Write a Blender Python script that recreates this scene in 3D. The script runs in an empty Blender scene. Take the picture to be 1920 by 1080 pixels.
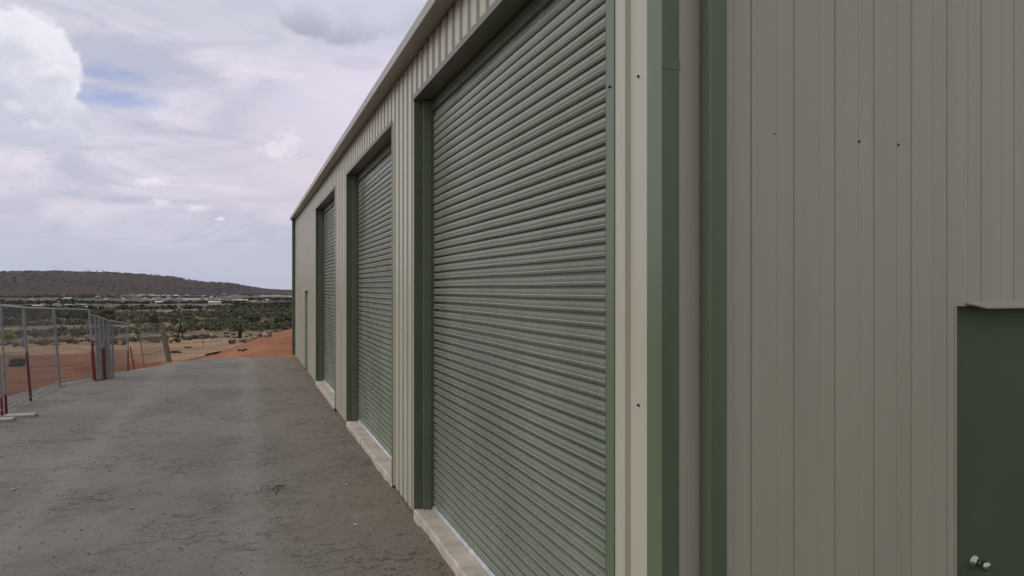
import bpy, bmesh, math, random
from mathutils import Vector, noise
from math import radians as R, sin, cos, tan, atan, atan2, pi
random.seed(11)
sc = bpy.context.scene
col = sc.collection
# ------------------------------------------------------------------ camera
TH = math.atan(501/1387.0)
CH = 2.2
cam = bpy.data.cameras.new('camera'); co = bpy.data.objects.new('camera', cam); col.objects.link(co)
cam.sensor_width = 36; cam.lens = 36*1387/1920.0; cam.clip_start = .05; cam.clip_end = 40000
cam.shift_y = 1/1920
co.location = (0, 0, CH); co.rotation_euler = (pi/2, 0, -TH); sc.camera = co
FW = Vector((sin(TH), cos(TH), 0)); RT = Vector((cos(TH), -sin(TH), 0))
def at(px, py, z):
    """world point on the sight line of a photo pixel, z metres in front of the camera"""
    p = FW*z + RT*((px-960)/1387*z); p.z = CH-(py-541)/1387*z
    return p
# ------------------------------------------------------------------ helpers
class MB:
    def __init__(s): s.v = []; s.f = []; s.sm = False
    def add(s, vs, fs):
        n = len(s.v); s.v += [tuple(v) for v in vs]; s.f += [tuple(i+n for i in f) for f in fs]
    def box(s, x0, x1, y0, y1, z0, z1):
        s.add([(x0,y0,z0),(x1,y0,z0),(x1,y1,z0),(x0,y1,z0),(x0,y0,z1),(x1,y0,z1),(x1,y1,z1),(x0,y1,z1)],
              [(0,3,2,1),(4,5,6,7),(0,1,5,4),(1,2,6,5),(2,3,7,6),(3,0,4,7)])
    def tube(s, pts, r, n=8, cap=True):
        pts = [Vector(p) for p in pts]; rings = []
        for i, p in enumerate(pts):
            d = (pts[min(i+1, len(pts)-1)]-pts[max(i-1, 0)]).normalized()
            a = d.cross(Vector((0,0,1)) if abs(d.z) < .9 else Vector((1,0,0))).normalized(); b = d.cross(a)
            rr = r[i] if isinstance(r, (list, tuple)) else r
            rings.append([p+(a*cos(2*pi*k/n)+b*sin(2*pi*k/n))*rr for k in range(n)])
        vs = [v for g in rings for v in g]; fs = []
        for i in range(len(pts)-1):
            for k in range(n): fs.append((i*n+k, i*n+(k+1)%n, (i+1)*n+(k+1)%n, (i+1)*n+k))
        if cap: fs += [tuple(range(n))[::-1], tuple(range((len(pts)-1)*n, len(pts)*n))]
        s.add(vs, fs)
    def prism(s, poly, axis, a, b):
        """closed 2D polygon extruded along axis 'x','y' or 'z' from a to b"""
        def m(u, v, t):
            return {'x': (t,u,v), 'y': (u,t,v), 'z': (u,v,t)}[axis]
        n = len(poly)
        s.add([m(u,v,a) for u,v in poly]+[m(u,v,b) for u,v in poly],
              [(i,(i+1)%n,n+(i+1)%n,n+i) for i in range(n)]+[tuple(range(n))[::-1], tuple(range(n,2*n))])
    def blob(s, c, rx, ry, rz, seed=0, amp=.25, sub=2, freq=1.6):
        bm = bmesh.new(); bmesh.ops.create_icosphere(bm, subdivisions=sub, radius=1)
        vs = []
        for v in bm.verts:
            k = 1+amp*noise.noise(v.co*freq+Vector((seed*3.1, seed*1.7, seed)))*2
            vs.append((c[0]+v.co.x*rx*k, c[1]+v.co.y*ry*k, c[2]+v.co.z*rz*k))
        bm.verts.index_update()
        fs = [tuple(v.index for v in f.verts) for f in bm.faces]; bm.free(); s.add(vs, fs)
    def build(s, name, mat, parent=None, loc=None, smooth=False, fix=True, bevel=0):
        me = bpy.data.meshes.new(name)
        off = Vector(loc) if loc else Vector((0,0,0))
        base = off
        me.from_pydata([tuple(Vector(v)-base) for v in s.v], [], s.f)
        if fix:
            bm = bmesh.new(); bm.from_mesh(me); bmesh.ops.recalc_face_normals(bm, faces=bm.faces); bm.to_mesh(me); bm.free()
        if smooth: me.polygons.foreach_set('use_smooth', [True]*len(me.polygons))
        me.materials.append(mat); me.update()
        o = bpy.data.objects.new(name, me); col.objects.link(o)
        if parent is not None:
            o.parent = parent
            w = Vector((0,0,0)); p = parent
            while p: w += p.location; p = p.parent
            if loc: o.location = off-w
            else: o.location = -w
        elif loc: o.location = off
        if bevel:
            m = o.modifiers.new('bevel', 'BEVEL'); m.width = bevel; m.segments = 2; m.limit_method = 'ANGLE'
        return o
def tag(o, label=None, cat=None, group=None, kind=None):
    if label: o['label'] = label
    if cat: o['category'] = cat
    if group: o['group'] = group
    if kind: o['kind'] = kind
    return o
def empty(name, loc, label, cat, group=None):
    o = bpy.data.objects.new(name, None); col.objects.link(o); o.location = loc; o.empty_display_size = .2
    return tag(o, label, cat, group)
# ------------------------------------------------------------------ materials
def S(c): return tuple((x/255/12.92 if x/255 <= .04045 else ((x/255+.055)/1.055)**2.4) for x in c)
def mat(name, base, rough=.6, spec=.5, metal=0, var=.12, scale=3, bump=0, bscale=40, stretch=(1,1,1), c2=None, det=6, bdist=.01, streak=0):
    m = bpy.data.materials.new(name); m.use_nodes = True; nt = m.node_tree; N = nt.nodes; L = nt.links
    b = N['Principled BSDF']; b.inputs['Roughness'].default_value = rough; b.inputs['Metallic'].default_value = metal
    b.inputs['Specular IOR Level'].default_value = spec
    tc = N.new('ShaderNodeTexCoord'); mp = N.new('ShaderNodeMapping'); mp.inputs['Scale'].default_value = stretch
    L.new(tc.outputs['Object'], mp.inputs['Vector'])
    n = N.new('ShaderNodeTexNoise'); n.inputs['Scale'].default_value = scale; n.inputs['Detail'].default_value = det; n.inputs['Roughness'].default_value = .6
    L.new(mp.outputs[0], n.inputs['Vector'])
    rp = N.new('ShaderNodeValToRGB')
    lo = tuple(x*(1-var) for x in base); hi = tuple(min(1, x*(1+var)) for x in base) if c2 is None else c2
    rp.color_ramp.elements[0].position = .3; rp.color_ramp.elements[1].position = .7
    rp.color_ramp.elements[0].color = (*lo, 1); rp.color_ramp.elements[1].color = (*hi, 1)
    L.new(n.outputs['Fac'], rp.inputs['Fac']); L.new(rp.outputs[0], b.inputs['Base Color'])
    # roughness variation
    mr = N.new('ShaderNodeMapRange'); mr.inputs['From Min'].default_value = .3; mr.inputs['From Max'].default_value = .7
    mr.inputs['To Min'].default_value = max(.02, rough-.07); mr.inputs['To Max'].default_value = min(1, rough+.09)
    L.new(n.outputs['Fac'], mr.inputs['Value']); L.new(mr.outputs[0], b.inputs['Roughness'])
    if bump:
        n2 = N.new('ShaderNodeTexNoise'); n2.inputs['Scale'].default_value = bscale; n2.inputs['Detail'].default_value = 5
        L.new(mp.outputs[0], n2.inputs['Vector'])
        bp = N.new('ShaderNodeBump'); bp.inputs['Strength'].default_value = bump; bp.inputs['Distance'].default_value = bdist
        L.new(n2.outputs['Fac'], bp.inputs['Height']); L.new(bp.outputs[0], b.inputs['Normal'])
    return m
CREAM = (.376,.360,.290)
M_clad = mat('painted_cream_steel', CREAM, .34, .5, var=.06, scale=1.2, stretch=(3,3,.35), bump=.12, bscale=2.2, bdist=.004)
M_cladE = M_clad
M_cream = mat('painted_cream_trim', CREAM, .4, .45, var=.05, scale=2, stretch=(1,1,.3))
M_green = mat('painted_green_trim', (.098,.130,.080), .33, .5, var=.08, scale=2, stretch=(2,2,.4))
M_greend = mat('dark_green_door_paint', (.070,.104,.058), .5, .35, var=.08, scale=1.5, bump=.05, bscale=6)
M_gut = mat('gutter_paint', (.20,.185,.148), .3, .8, var=.06, scale=2)
M_trim = mat('brown_grey_head_trim', (.115,.108,.082), .38, .5, var=.08, scale=2)
M_dgrey = mat('grey_green_guide_paint', (.14,.155,.125), .4, .5, var=.08, scale=2)
M_guide = mat('galvanised_guide', (.42,.44,.44), .4, .5, metal=.5, var=.15, scale=6, stretch=(1,1,.3))
M_sill = mat('concrete_sill', (.355,.315,.268), .9, .2, var=.28, scale=3.2, bump=.4, bscale=45, bdist=.003)
M_slab = mat('concrete_slab', (.3,.27,.24), .9, .2, var=.15, scale=3)
M_dark = mat('dark_rubber', (.022,.022,.024), .7, .3, var=.3, scale=9, bump=.3, bscale=30)
M_screw = mat('screw_head', (.03,.03,.028), .5, .4, var=.1)
M_chrome = mat('polished_steel', (.42,.41,.39), .10, .5, metal=1, var=.04)
M_gal = mat('galvanised_tube', (.26,.27,.285), .45, .5, metal=.4, var=.2, scale=8)
M_wire = mat('galvanised_wire', (.20,.20,.21), .5, .4, metal=.3, var=.2, scale=8)
M_red = mat('red_oxide_paint', (.15,.018,.018), .55, .4, var=.25, scale=9)
M_wood = mat('weathered_timber', (.17,.145,.115), .85, .2, var=.3, scale=5, stretch=(6,6,.6), bump=.4, bscale=20)
M_bark = mat('bark', (.085,.065,.05), .95, .1, var=.35, scale=6, stretch=(3,3,.5), bump=.5, bscale=12)
M_barkp = mat('pale_bark', (.42,.38,.33), .9, .1, var=.25, scale=2, stretch=(1,1,.5))
M_char = mat('charred_wood', (.018,.019,.022), .8, .2, var=.4, scale=8, bump=.4, bscale=16)
M_rock = mat('pale_rock', (.42,.36,.30), .9, .2, var=.3, scale=5, bump=.5, bscale=20)
M_drum = mat('rusty_brown_drum', (.045,.035,.026), .6, .4, var=.4, scale=6)
M_yel = mat('yellow_drum_end', (.36,.26,.05), .6, .3, var=.3, scale=8)
M_hroof = mat('pale_roof_sheet', (.44,.41,.385), .6, .3, var=.1, scale=.5)
M_hwall = mat('rendered_wall', (.40,.36,.32), .8, .2, var=.2, scale=.5)
M_hwin = mat('window_dark', (.03,.035,.04), .2, .5, var=.2)
# corrugated curtain: green-grey paint with faint grime
M_curt = mat('green_grey_curtain_paint', (.188,.212,.164), .27, 1.0, var=.14, scale=1.1, stretch=(1,1,.5))
# foliage
def leafmat(name, c, c2):
    m = mat(name, c, .75, .2, var=.35, scale=.9, c2=c2, det=3)
    b = m.node_tree.nodes['Principled BSDF']
    return m
M_leafd = leafmat('dark_foliage', (.036,.042,.024), (.078,.080,.045))
M_leafo = leafmat('olive_foliage', (.082,.088,.050), (.135,.134,.080))
M_leafg = leafmat('grey_green_foliage', (.095,.088,.060), (.18,.155,.105))
M_leafy = leafmat('lime_foliage', (.22,.24,.03), (.40,.40,.06))
M_scrub = leafmat('scrub', (.020,.015,.014), (.036,.027,.022))

# ------------------------------------------------------------------ building
W = 1.59; Y0 = 2.61; Y1 = 25.9; DEP = .022; PIT = .225
EAVE = 4.50; XR = 15.5
wh = empty('warehouse', (W, Y0, 0), 'long cream ribbed steel shed with three tall green roller doors beside the gravel pad', 'shed')
def prof_pts(a, b, phase, pts=((0,0),(.122,0),(.134,1),(.213,1),(.225,0))):
    """u positions with offset (0 = outer rib face, DEP = valley)"""
    br = []
    k = math.floor((a-phase)/PIT)-1
    while phase+k*PIT < b+PIT:
        for u, o in pts[:-1]: br.append((phase+k*PIT+u, o))
        k += 1
    def val(x):
        for (u0,o0),(u1,o1) in zip(br, br[1:]):
            if u0 <= x <= u1: return o0+(o1-o0)*(x-u0)/(u1-u0)
    return [(a, val(a))]+[(u,o) for u,o in br if a+.001 < u < b-.001]+[(b, val(b))]
END = ((0,0),(.003,.20),(.0055,.20),(.010,.11),(.091,.13),(.094,.30),(.0962,.30),(.100,.02),(.160,-.05),(.225,0))
def clad(mb, a, b, z0, z1, phase, put, zs=1, pr=None):
    pts = prof_pts(a, b, phase, pr) if pr else prof_pts(a, b, phase)
    n = len(pts); vs = []; fs = []
    for k in range(zs+1):
        z = z0+(z1(0)-z0)*k/zs if callable(z1) else z0+(z1-z0)*k/zs
        for u, o in pts:
            zz = z if not callable(z1) else z0+(z1(u)-z0)*k/zs
            vs.append(put(u, o*DEP, zz))
    for k in range(zs):
        for i in range(n-1):
            fs.append((k*n+i, k*n+i+1, (k+1)*n+i+1, (k+1)*n+i))
    mb.add(vs, fs)
OPEN = [(3.10, 7.27), (8.46, 12.48), (14.18, 18.17)]
OH = 4.09
PD = (20.55, 21.45, 2.14)
put_side = lambda u, o, z: (W+o, u, z)
PH = 2.698
mb = MB(); core = MB()
ys = [Y0+.004]
for a, b in OPEN: ys += [a, b]
ys += [PD[0], PD[1], Y1-.004]
for i in range(0, len(ys), 2):
    a, b = ys[i], ys[i+1]
    clad(mb, a, b, -.035, EAVE+.05, PH, put_side)
    core.box(W+.03, W+.11, a+.06 if i else a+.03, b-.06, 0, EAVE)
for a, b in OPEN:
    clad(mb, a, b, OH, EAVE+.05, PH, put_side); core.box(W+.03, W+.11, a-.06, b+.06, OH+.05, EAVE)
clad(mb, PD[0], PD[1], PD[2], EAVE+.05, PH, put_side); core.box(W+.03, W+.11, PD[0]-.06, PD[1]+.06, PD[2]+.05, EAVE)
mb.build('side_cladding', M_clad, wh, fix=False)
core.build('side_wall_frame', M_slab, wh)
# end wall with door
DX0, DX1, DZ = 3.195, 4.12, 2.115
gable = lambda x: EAVE+.05+(min(x, 2*8.5-x)-W)*.13
put_end = lambda u, o, z: (u, Y0+o, z)
PHE = 2.153-.225
mb = MB()
clad(mb, W+.004, DX0, -.035, gable, PHE, put_end, 1, END); clad(mb, DX0, DX1, DZ, gable, PHE, put_end, 1, END); clad(mb, DX1, XR, -.035, gable, PHE, put_end, 1, END)
mb.build('end_cladding', M_cladE, wh, fix=False)
mb = MB()
mb.box(W+.12, DX0-.05, Y0+.03, Y0+.10, 0, EAVE-.02); mb.box(DX0-.05, DX1+.05, Y0+.03, Y0+.10, DZ+.05, EAVE-.02); mb.box(DX1+.05, XR-.1, Y0+.03, Y0+.10, 0, EAVE-.02)
mb.build('end_wall_frame', M_slab, wh)
mb = MB()
clad(mb, W+.004, XR, -.035, gable, PHE, lambda u,o,z: (u, Y1-o, z))
clad(mb, Y0+.01, Y1-.01, -.035, EAVE, PH, lambda u,o,z: (XR-o, u, z))
mb.build('rear_cladding', M_clad, wh, fix=False)
# slab
mb = MB(); mb.box(W+.045, XR-.05, Y0+.045, Y1-.05, -.3, -.004); mb.build('floor_slab', M_slab, wh)
# roof sheets
mb = MB()
ridge = 8.5; zr = EAVE+.11+(ridge-W)*.13
mb.prism([(W-.05, EAVE+.115), (ridge, zr), (XR+.05, EAVE+.115), (XR+.05, EAVE+.09), (ridge, zr-.03), (W-.05, EAVE+.09)], 'y', Y0-.06, Y1+.06)
mb.build('roof', M_cream, wh)
# barge flashing over the end wall
mb = MB()
for yy in (Y0-.075, Y1+.062):
    mb = MB(); mb.prism([(W-.06, EAVE+.13), (ridge, zr+.02), (XR+.06, EAVE+.13), (XR+.06, EAVE-.02), (ridge, zr-.13), (W-.06, EAVE-.02)], 'y', yy, yy+.012)
    mb.build('barge_flashing', M_green, wh)
# gutter: folded channel with rolled lip
mb = MB()
gx0, gx1 = W-.152, W-.006; gz0, gz1 = EAVE, EAVE+.108; t = .003
mb.prism([(gx1,gz1+.01),(gx1,gz0),(gx0+.012,gz0),(gx0,gz0+.012),(gx0,gz1),(gx0+.014,gz1+.004),(gx0+.014,gz1-.010),(gx0+.010,gz1-.010),(gx0+.010,gz1-.004),(gx0+t,gz1-.006),(gx0+t,gz0+.014),(gx0+.014,gz0+t),(gx1-t,gz0+t),(gx1-t,gz1+.01)], 'y', Y0-.03, Y1+.06)
gut = mb.build('gutter', M_gut, wh)
for ya_, yb_ in ((Y0-.034, Y0-.030), (Y1+.060, Y1+.066)):
    mb = MB(); mb.box(gx0-.003, gx1, ya_, yb_, gz0-.003, gz1+.012); mb.build('gutter_end_cap', M_green, gut)
# corner flashings
def corner(poly, z1, name='corner_flashing'):
    m = MB(); m.prism(poly, 'z', -.045, z1); return m.build(name, M_green, wh)
p = .006
cf = corner([(W-p, Y0-p), (W+.075, Y0-p), (W+.075, Y0+.012), (W+.069, Y0+.012), (W+.069, Y0-p+.003), (W-p+.003, Y0-p+.003), (W-p+.003, Y0+.109), (W+.012, Y0+.109), (W+.012, Y0+.112), (W-p, Y0+.112)], EAVE-.03)
mb = MB(); mb.box(W-p-.002, W+.077, Y0-p-.0025, Y0-p+.001, 3.09, 3.125); mb.build('lap_joint', M_green, cf)
corner([(W-p, Y1+p), (W+.075, Y1+p), (W+.075, Y1-.012), (W+.069, Y1-.012), (W+.069, Y1+p-.003), (W-p+.003, Y1+p-.003), (W-p+.003, Y1-.109), (W+.012, Y1-.109), (W+.012, Y1-.112), (W-p, Y1-.112)], EAVE-.03)
# downpipe on the end wall
def rrect(x0, x1, y0, y1, r, n=4):
    out = []
    for cx, cy, a0 in ((x1-r, y1-r, 0), (x0+r, y1-r, 90), (x0+r, y0+r, 180), (x1-r, y0+r, 270)):
        for k in range(n+1): a = R(a0+90*k/n); out.append((cx+r*cos(a), cy+r*sin(a)))
    return out
mb = MB(); mb.prism(rrect(1.764, 1.846, Y0-.080, Y0-.004, .007), 'z', -.02, EAVE-.02)
dp = mb.build('downpipe', M_green, wh)
for z in (.6, 3.55):
    mb = MB(); mb.box(1.755, 1.855, Y0-.083, Y0-.001, z, z+.03); mb.build('strap', M_green, dp)
mb = MB(); mb.prism(rrect(W-.100, W-.008, Y1-.10, Y1-.012, .008), 'z', -.02, EAVE-.004)
fdp = mb.build('downpipe', M_green, wh)
mb = MB(); mb.box(W-.104, W-.004, Y1-.104, Y1-.008, 2.4, 2.43); mb.build('strap', M_green, fdp)
# screws
def screw(p, n):
    m = MB(); n = Vector(n); m.tube([Vector(p), Vector(p)+n*.005], .0065, 6); m.tube([Vector(p)+n*.005, Vector(p)+n*.009], .0042, 6)
    return m.build('screw', M_screw, wh)
for z in (.45, 2.865, 4.2):
    for x in (2.143, 2.612, 2.845, 3.31, 3.54, 4.01, 4.24):
        if not (DX0-.02 < x < DX1+.02 and z < 3): screw((x, Y0+.007, z), (0,-1,0))
for z in (.30, 1.70, 3.11): screw((W, 2.80, z), (-1,0,0))
screw((W-p, 3.055, 3.13), (-1,0,0))
# --- roller doors
def roller(a, b, seed):
    root = MB()
    ya, yb = a+.004, b-.004
    X = W+.18; pitch = .0748
    pr = [(0,.045),(.0165,.045),(.0175,.0090),(.022,.0050),(.034,.0),(.039,.0010),(.0400,.013),(.0430,.013),(.0436,.0075),(.056,.0035),(.0735,.0025),(.0743,.045)]
    rv = random.Random(seed*17)
    rows = []
    z = .03
    while z < OH-.18:
        jz = rv.uniform(-.0012, .0012); jo = rv.uniform(.75, 1.3); jx = abs(rv.gauss(0, .0011))
        for dz, o in pr:
            if o < .02: o = o*jo+jx
            if 0 < dz < .074: dz += jz
            if z+dz < OH-.18: rows.append((z+dz, o))
        z += pitch
    rows.append((OH-.18, .004)); rows.append((OH-.178, .02)); rows.append((OH+.1, .02))
    ny = 96; vs = []; fs = []
    for zz, o in rows:
        for j in range(ny+1):
            y = ya+(yb-ya)*j/ny
            q = Vector((y*.55, zz*.9, seed*7.3))
            w = .006*noise.noise(q)+.0009*noise.noise(q*3.3)
            dzz = .006*noise.noise(Vector((y*.7, zz*.35, seed*3.1+20)))
            vs.append((X+o+w, y, zz+(dzz if .1 < zz < OH-.2 else 0)))
    n = ny+1
    for i in range(len(rows)-1):
        for j in range(ny): fs.append((i*n+j, i*n+j+1, (i+1)*n+j+1, (i+1)*n+j))
    root.add(vs, fs)
    cur = root.build('roller_door', M_curt, wh, fix=False, loc=(X, a, 0), smooth=False)
    m = MB(); m.prism([(X-.012,.002),(X+.03,.002),(X+.03,.035),(X+.004,.035),(X-.012,.012)], 'y', ya, yb); m.build('bottom_rail', M_guide, cur)
    m = MB(); m.box(X-.095, X-.010, b-.050, b-.017, .002, OH-.02); m.build('guide', M_dgrey, cur)
    m = MB(); m.box(X-.010, X+.035, b-.056, b-.017, .002, OH-.02); m.build('guide', M_dgrey, cur)
    m = MB(); m.box(X-.014, X-.010, b-.0575, b-.0505, .004, OH-.02); m.build('guide', M_dark, cur)
    m = MB(); m.box(X-.03, X+.035, a+.005, a+.035, .002, OH-.02); m.build('guide', M_guide, cur)
    m = MB(); m.box(X-.012, X+.018, ya, yb, OH-.115, OH-.02); m.build('weather_strip', M_green, cur)
    # jamb and head flashings
    m = MB()
    m.prism([(W-.004, b-.002), (W+.06, b-.002), (W+.06, b-.016), (W+.24, b-.016), (W+.24, b+.03), (W-.004, b+.002)], 'z', .002, OH)
    m.build('jamb_flashing', M_green, wh)
    m = MB()
    m.box(W-.005, W-.002, a-.083, a, -.03, OH+.0); m.box(W-.005, W+.15, a-.003, a+.002, .002, OH-.0)
    m.build('jamb_flashing', M_green, wh)
    m = MB()
    m.prism([(W-.012, OH-.012), (W+.24, OH-.004), (W+.24, OH+.02), (W-.004, OH+.012), (W-.004, OH+.045), (W-.008, OH+.045)], 'y', a-.02, b+.02)
    m.build('head_flashing', M_trim, wh)
    # concrete sill with a slightly broken outer edge
    m = MB(); ns = 46; vs = []; fs = []
    for j in range(ns+1):
        y = a-.03+(b-a+.06)*j/ns; e = .014*noise.noise(Vector((y*4, seed, 0)))+.008*noise.noise(Vector((y*21, seed, 3)))
        vs += [(W+.30, y, 0), (W+.010+e, y, 0), (W-.004+e, y, -.010), (W-.012+e*1.5, y, -.12)]
    for j in range(ns):
        for k in range(3): fs.append((j*4+k, j*4+k+1, j*4+4+k+1, j*4+4+k))
    m.add(vs, fs); m.build('sill', M_sill, wh, fix=False)
for i, (a, b) in enumerate(OPEN): roller(a, b, i+1)
# --- far personnel door on the long side
m = MB(); m.box(W+.026, W+.09, PD[0]+.004, PD[1]-.004, .005, PD[2]-.004); d = m.build('door', M_greend, wh)
m = MB(); m.tube([(W+.05, PD[0]+.09, 1.04), (W-.005, PD[0]+.09, 1.04), (W-.012, PD[0]+.22, 1.04)], .014, 8); m.tube([(W+.05, PD[0]+.09, 1.04), (W+.042, PD[0]+.09, 1.04)], .03, 12)
m.build('handle', M_chrome, d)
m = MB(); m.prism([(W+.05, PD[2]+.03), (W-.10, PD[2]-.0), (W-.10, PD[2]-.02), (W-.09, PD[2]-.02), (W-.09, PD[2]-.004), (W+.05, PD[2]+.024)], 'y', PD[0]-.06, PD[1]+.06); m.build('door_hood', M_cream, wh)
m = MB(); m.box(W-.006, W+.09, PD[1]-.002, PD[1]+.012, -.02, PD[2]); m.box(W-.022, W+.09, PD[0]-.012, PD[0]+.002, -.02, PD[2]); m.build('door_frame', M_cream, wh)
# --- near personnel door in the end wall
m = MB(); m.box(DX0+.012, DX1-.012, Y0+.040, Y0+.08, .01, DZ-.006); d = m.build('door', M_greend, wh)
kz = CH-514/1387*3.63
kx = 3.375
m = MB()
prof = [(0,.034),(.004,.034),(.008,.028),(.012,.014),(.030,.012),(.038,.020),(.046,.024),(.058,.026),(.072,.0235),(.078,.016),(.080,.005)]
n = 20; vs = []; fs = []
for dy, r in prof:
    for k in range(n): vs.append((kx+r*cos(2*pi*k/n), Y0+.040-dy, kz+r*sin(2*pi*k/n)))
for i in range(len(prof)-1):
    for k in range(n): fs.append((i*n+k, i*n+(k+1)%n, (i+1)*n+(k+1)%n, (i+1)*n+k))
fs.append(tuple(range((len(prof)-1)*n, len(prof)*n)))
m.add(vs, fs); m.build('knob', M_chrome, d, smooth=True)
m = MB(); m.box(DX0-.002, DX0+.010, Y0-.004, Y0+.085, -.03, DZ-.002); m.box(DX1-.010, DX1+.002, Y0-.004, Y0+.085, -.03, DZ-.002)
m.build('door_frame', M_cream, wh)
m = MB(); m.box(DX0+.0105, DX1-.0105, Y0+.02, Y0+.084, DZ-.004, DZ+.03); m.build('door_head', M_greend, wh)
m = MB()
# hood over the door: sloping tray with cut-back end
za = DZ+.012
m.add([(DX0+.055, Y0+.015, za+.012), (DX1+.04, Y0+.015, za+.012), (DX1+.04, Y0-.075, za-.012), (DX0+.115, Y0-.075, za-.012),
       (DX0+.115, Y0-.075, za-.022), (DX1+.04, Y0-.075, za-.022), (DX0+.055, Y0+.015, za+.007), (DX1+.04, Y0+.015, za+.007)],
      [(0,1,2,3), (3,2,5,4), (6,4,5,7), (0,3,4,6), (1,7,5,2), (0,6,7,1)])
m.build('door_hood', M_cream, wh)

# ------------------------------------------------------------------ ground
prof_r = [(0,2.50),(23,2.50),(26,2.62),(30,2.86),(40,3.45),(50,4.0),(75,5.2),(120,7.2),(180,9.2),(250,11.0),(500,15.0),(900,18.5),(1500,22),(3500,27),(9000,32),(30000,40)]
def Hr(r):
    for (a,h),(b,k) in zip(prof_r, prof_r[1:]):
        if r <= b: return h+(k-h)*(r-a)/(b-a)
    return prof_r[-1][1]
def ss(x, a, b):
    t = min(1, max(0, (x-a)/(b-a))); return t*t*(3-2*t)
def ground(x, y):
    r = math.hypot(x, y); z = CH-Hr(max(r, 0))
    # bank of fresh red earth behind the far end of the shed
    z += (1.35*ss(x-(y-27)*.17, -4.6, 1.6)*ss(y, 27, 35)*(1-ss(y, 40, 58)))
    z += .10*ss(r, 24, 34)*noise.noise(Vector((x*.22, y*.22, 3)))+.25*ss(r, 40, 90)*noise.noise(Vector((x*.05, y*.05, 8)))
    z += .030*noise.noise(Vector((x*1.3, y*1.3, 5)))
    if r > 60: z += ss(r, 60, 200)*.9*noise.noise(Vector((x*.016, y*.016, 1)))
    # low windrow of dark red spoil along the pad's far edge
    z += .34*math.exp(-((y-26.2-.6*noise.noise(Vector((x*.3,0,0))))/.75)**2)*ss(x, -9, -4)*(.75+.8*noise.noise(Vector((x*.8, y*.8, 2))))
    return z
mb = MB()
rs = [0]; r = 2.0
while r < 30000:
    rs.append(r); r *= 1.028 if r > 12 else 1.15
na = 300
azs = [R(-32+ (44*k/220)) for k in range(221)]   # fine in the seen sector
azs += [R(12+ (316*k/80)) for k in range(1, 80)]
na = len(azs)
vs = [(0,0,ground(0,0))]; fs = []
for r in rs[1:]:
    for a in azs:
        x, y = r*sin(a), r*cos(a); vs.append((x, y, ground(x, y)))
for k in range(na): fs.append((0, 1+(k+1)%na, 1+k))
for i in range(len(rs)-2):
    for k in range(na):
        fs.append((1+i*na+k, 1+i*na+(k+1)%na, 1+(i+1)*na+(k+1)%na, 1+(i+1)*na+k))
mb.add(vs, fs)

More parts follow.
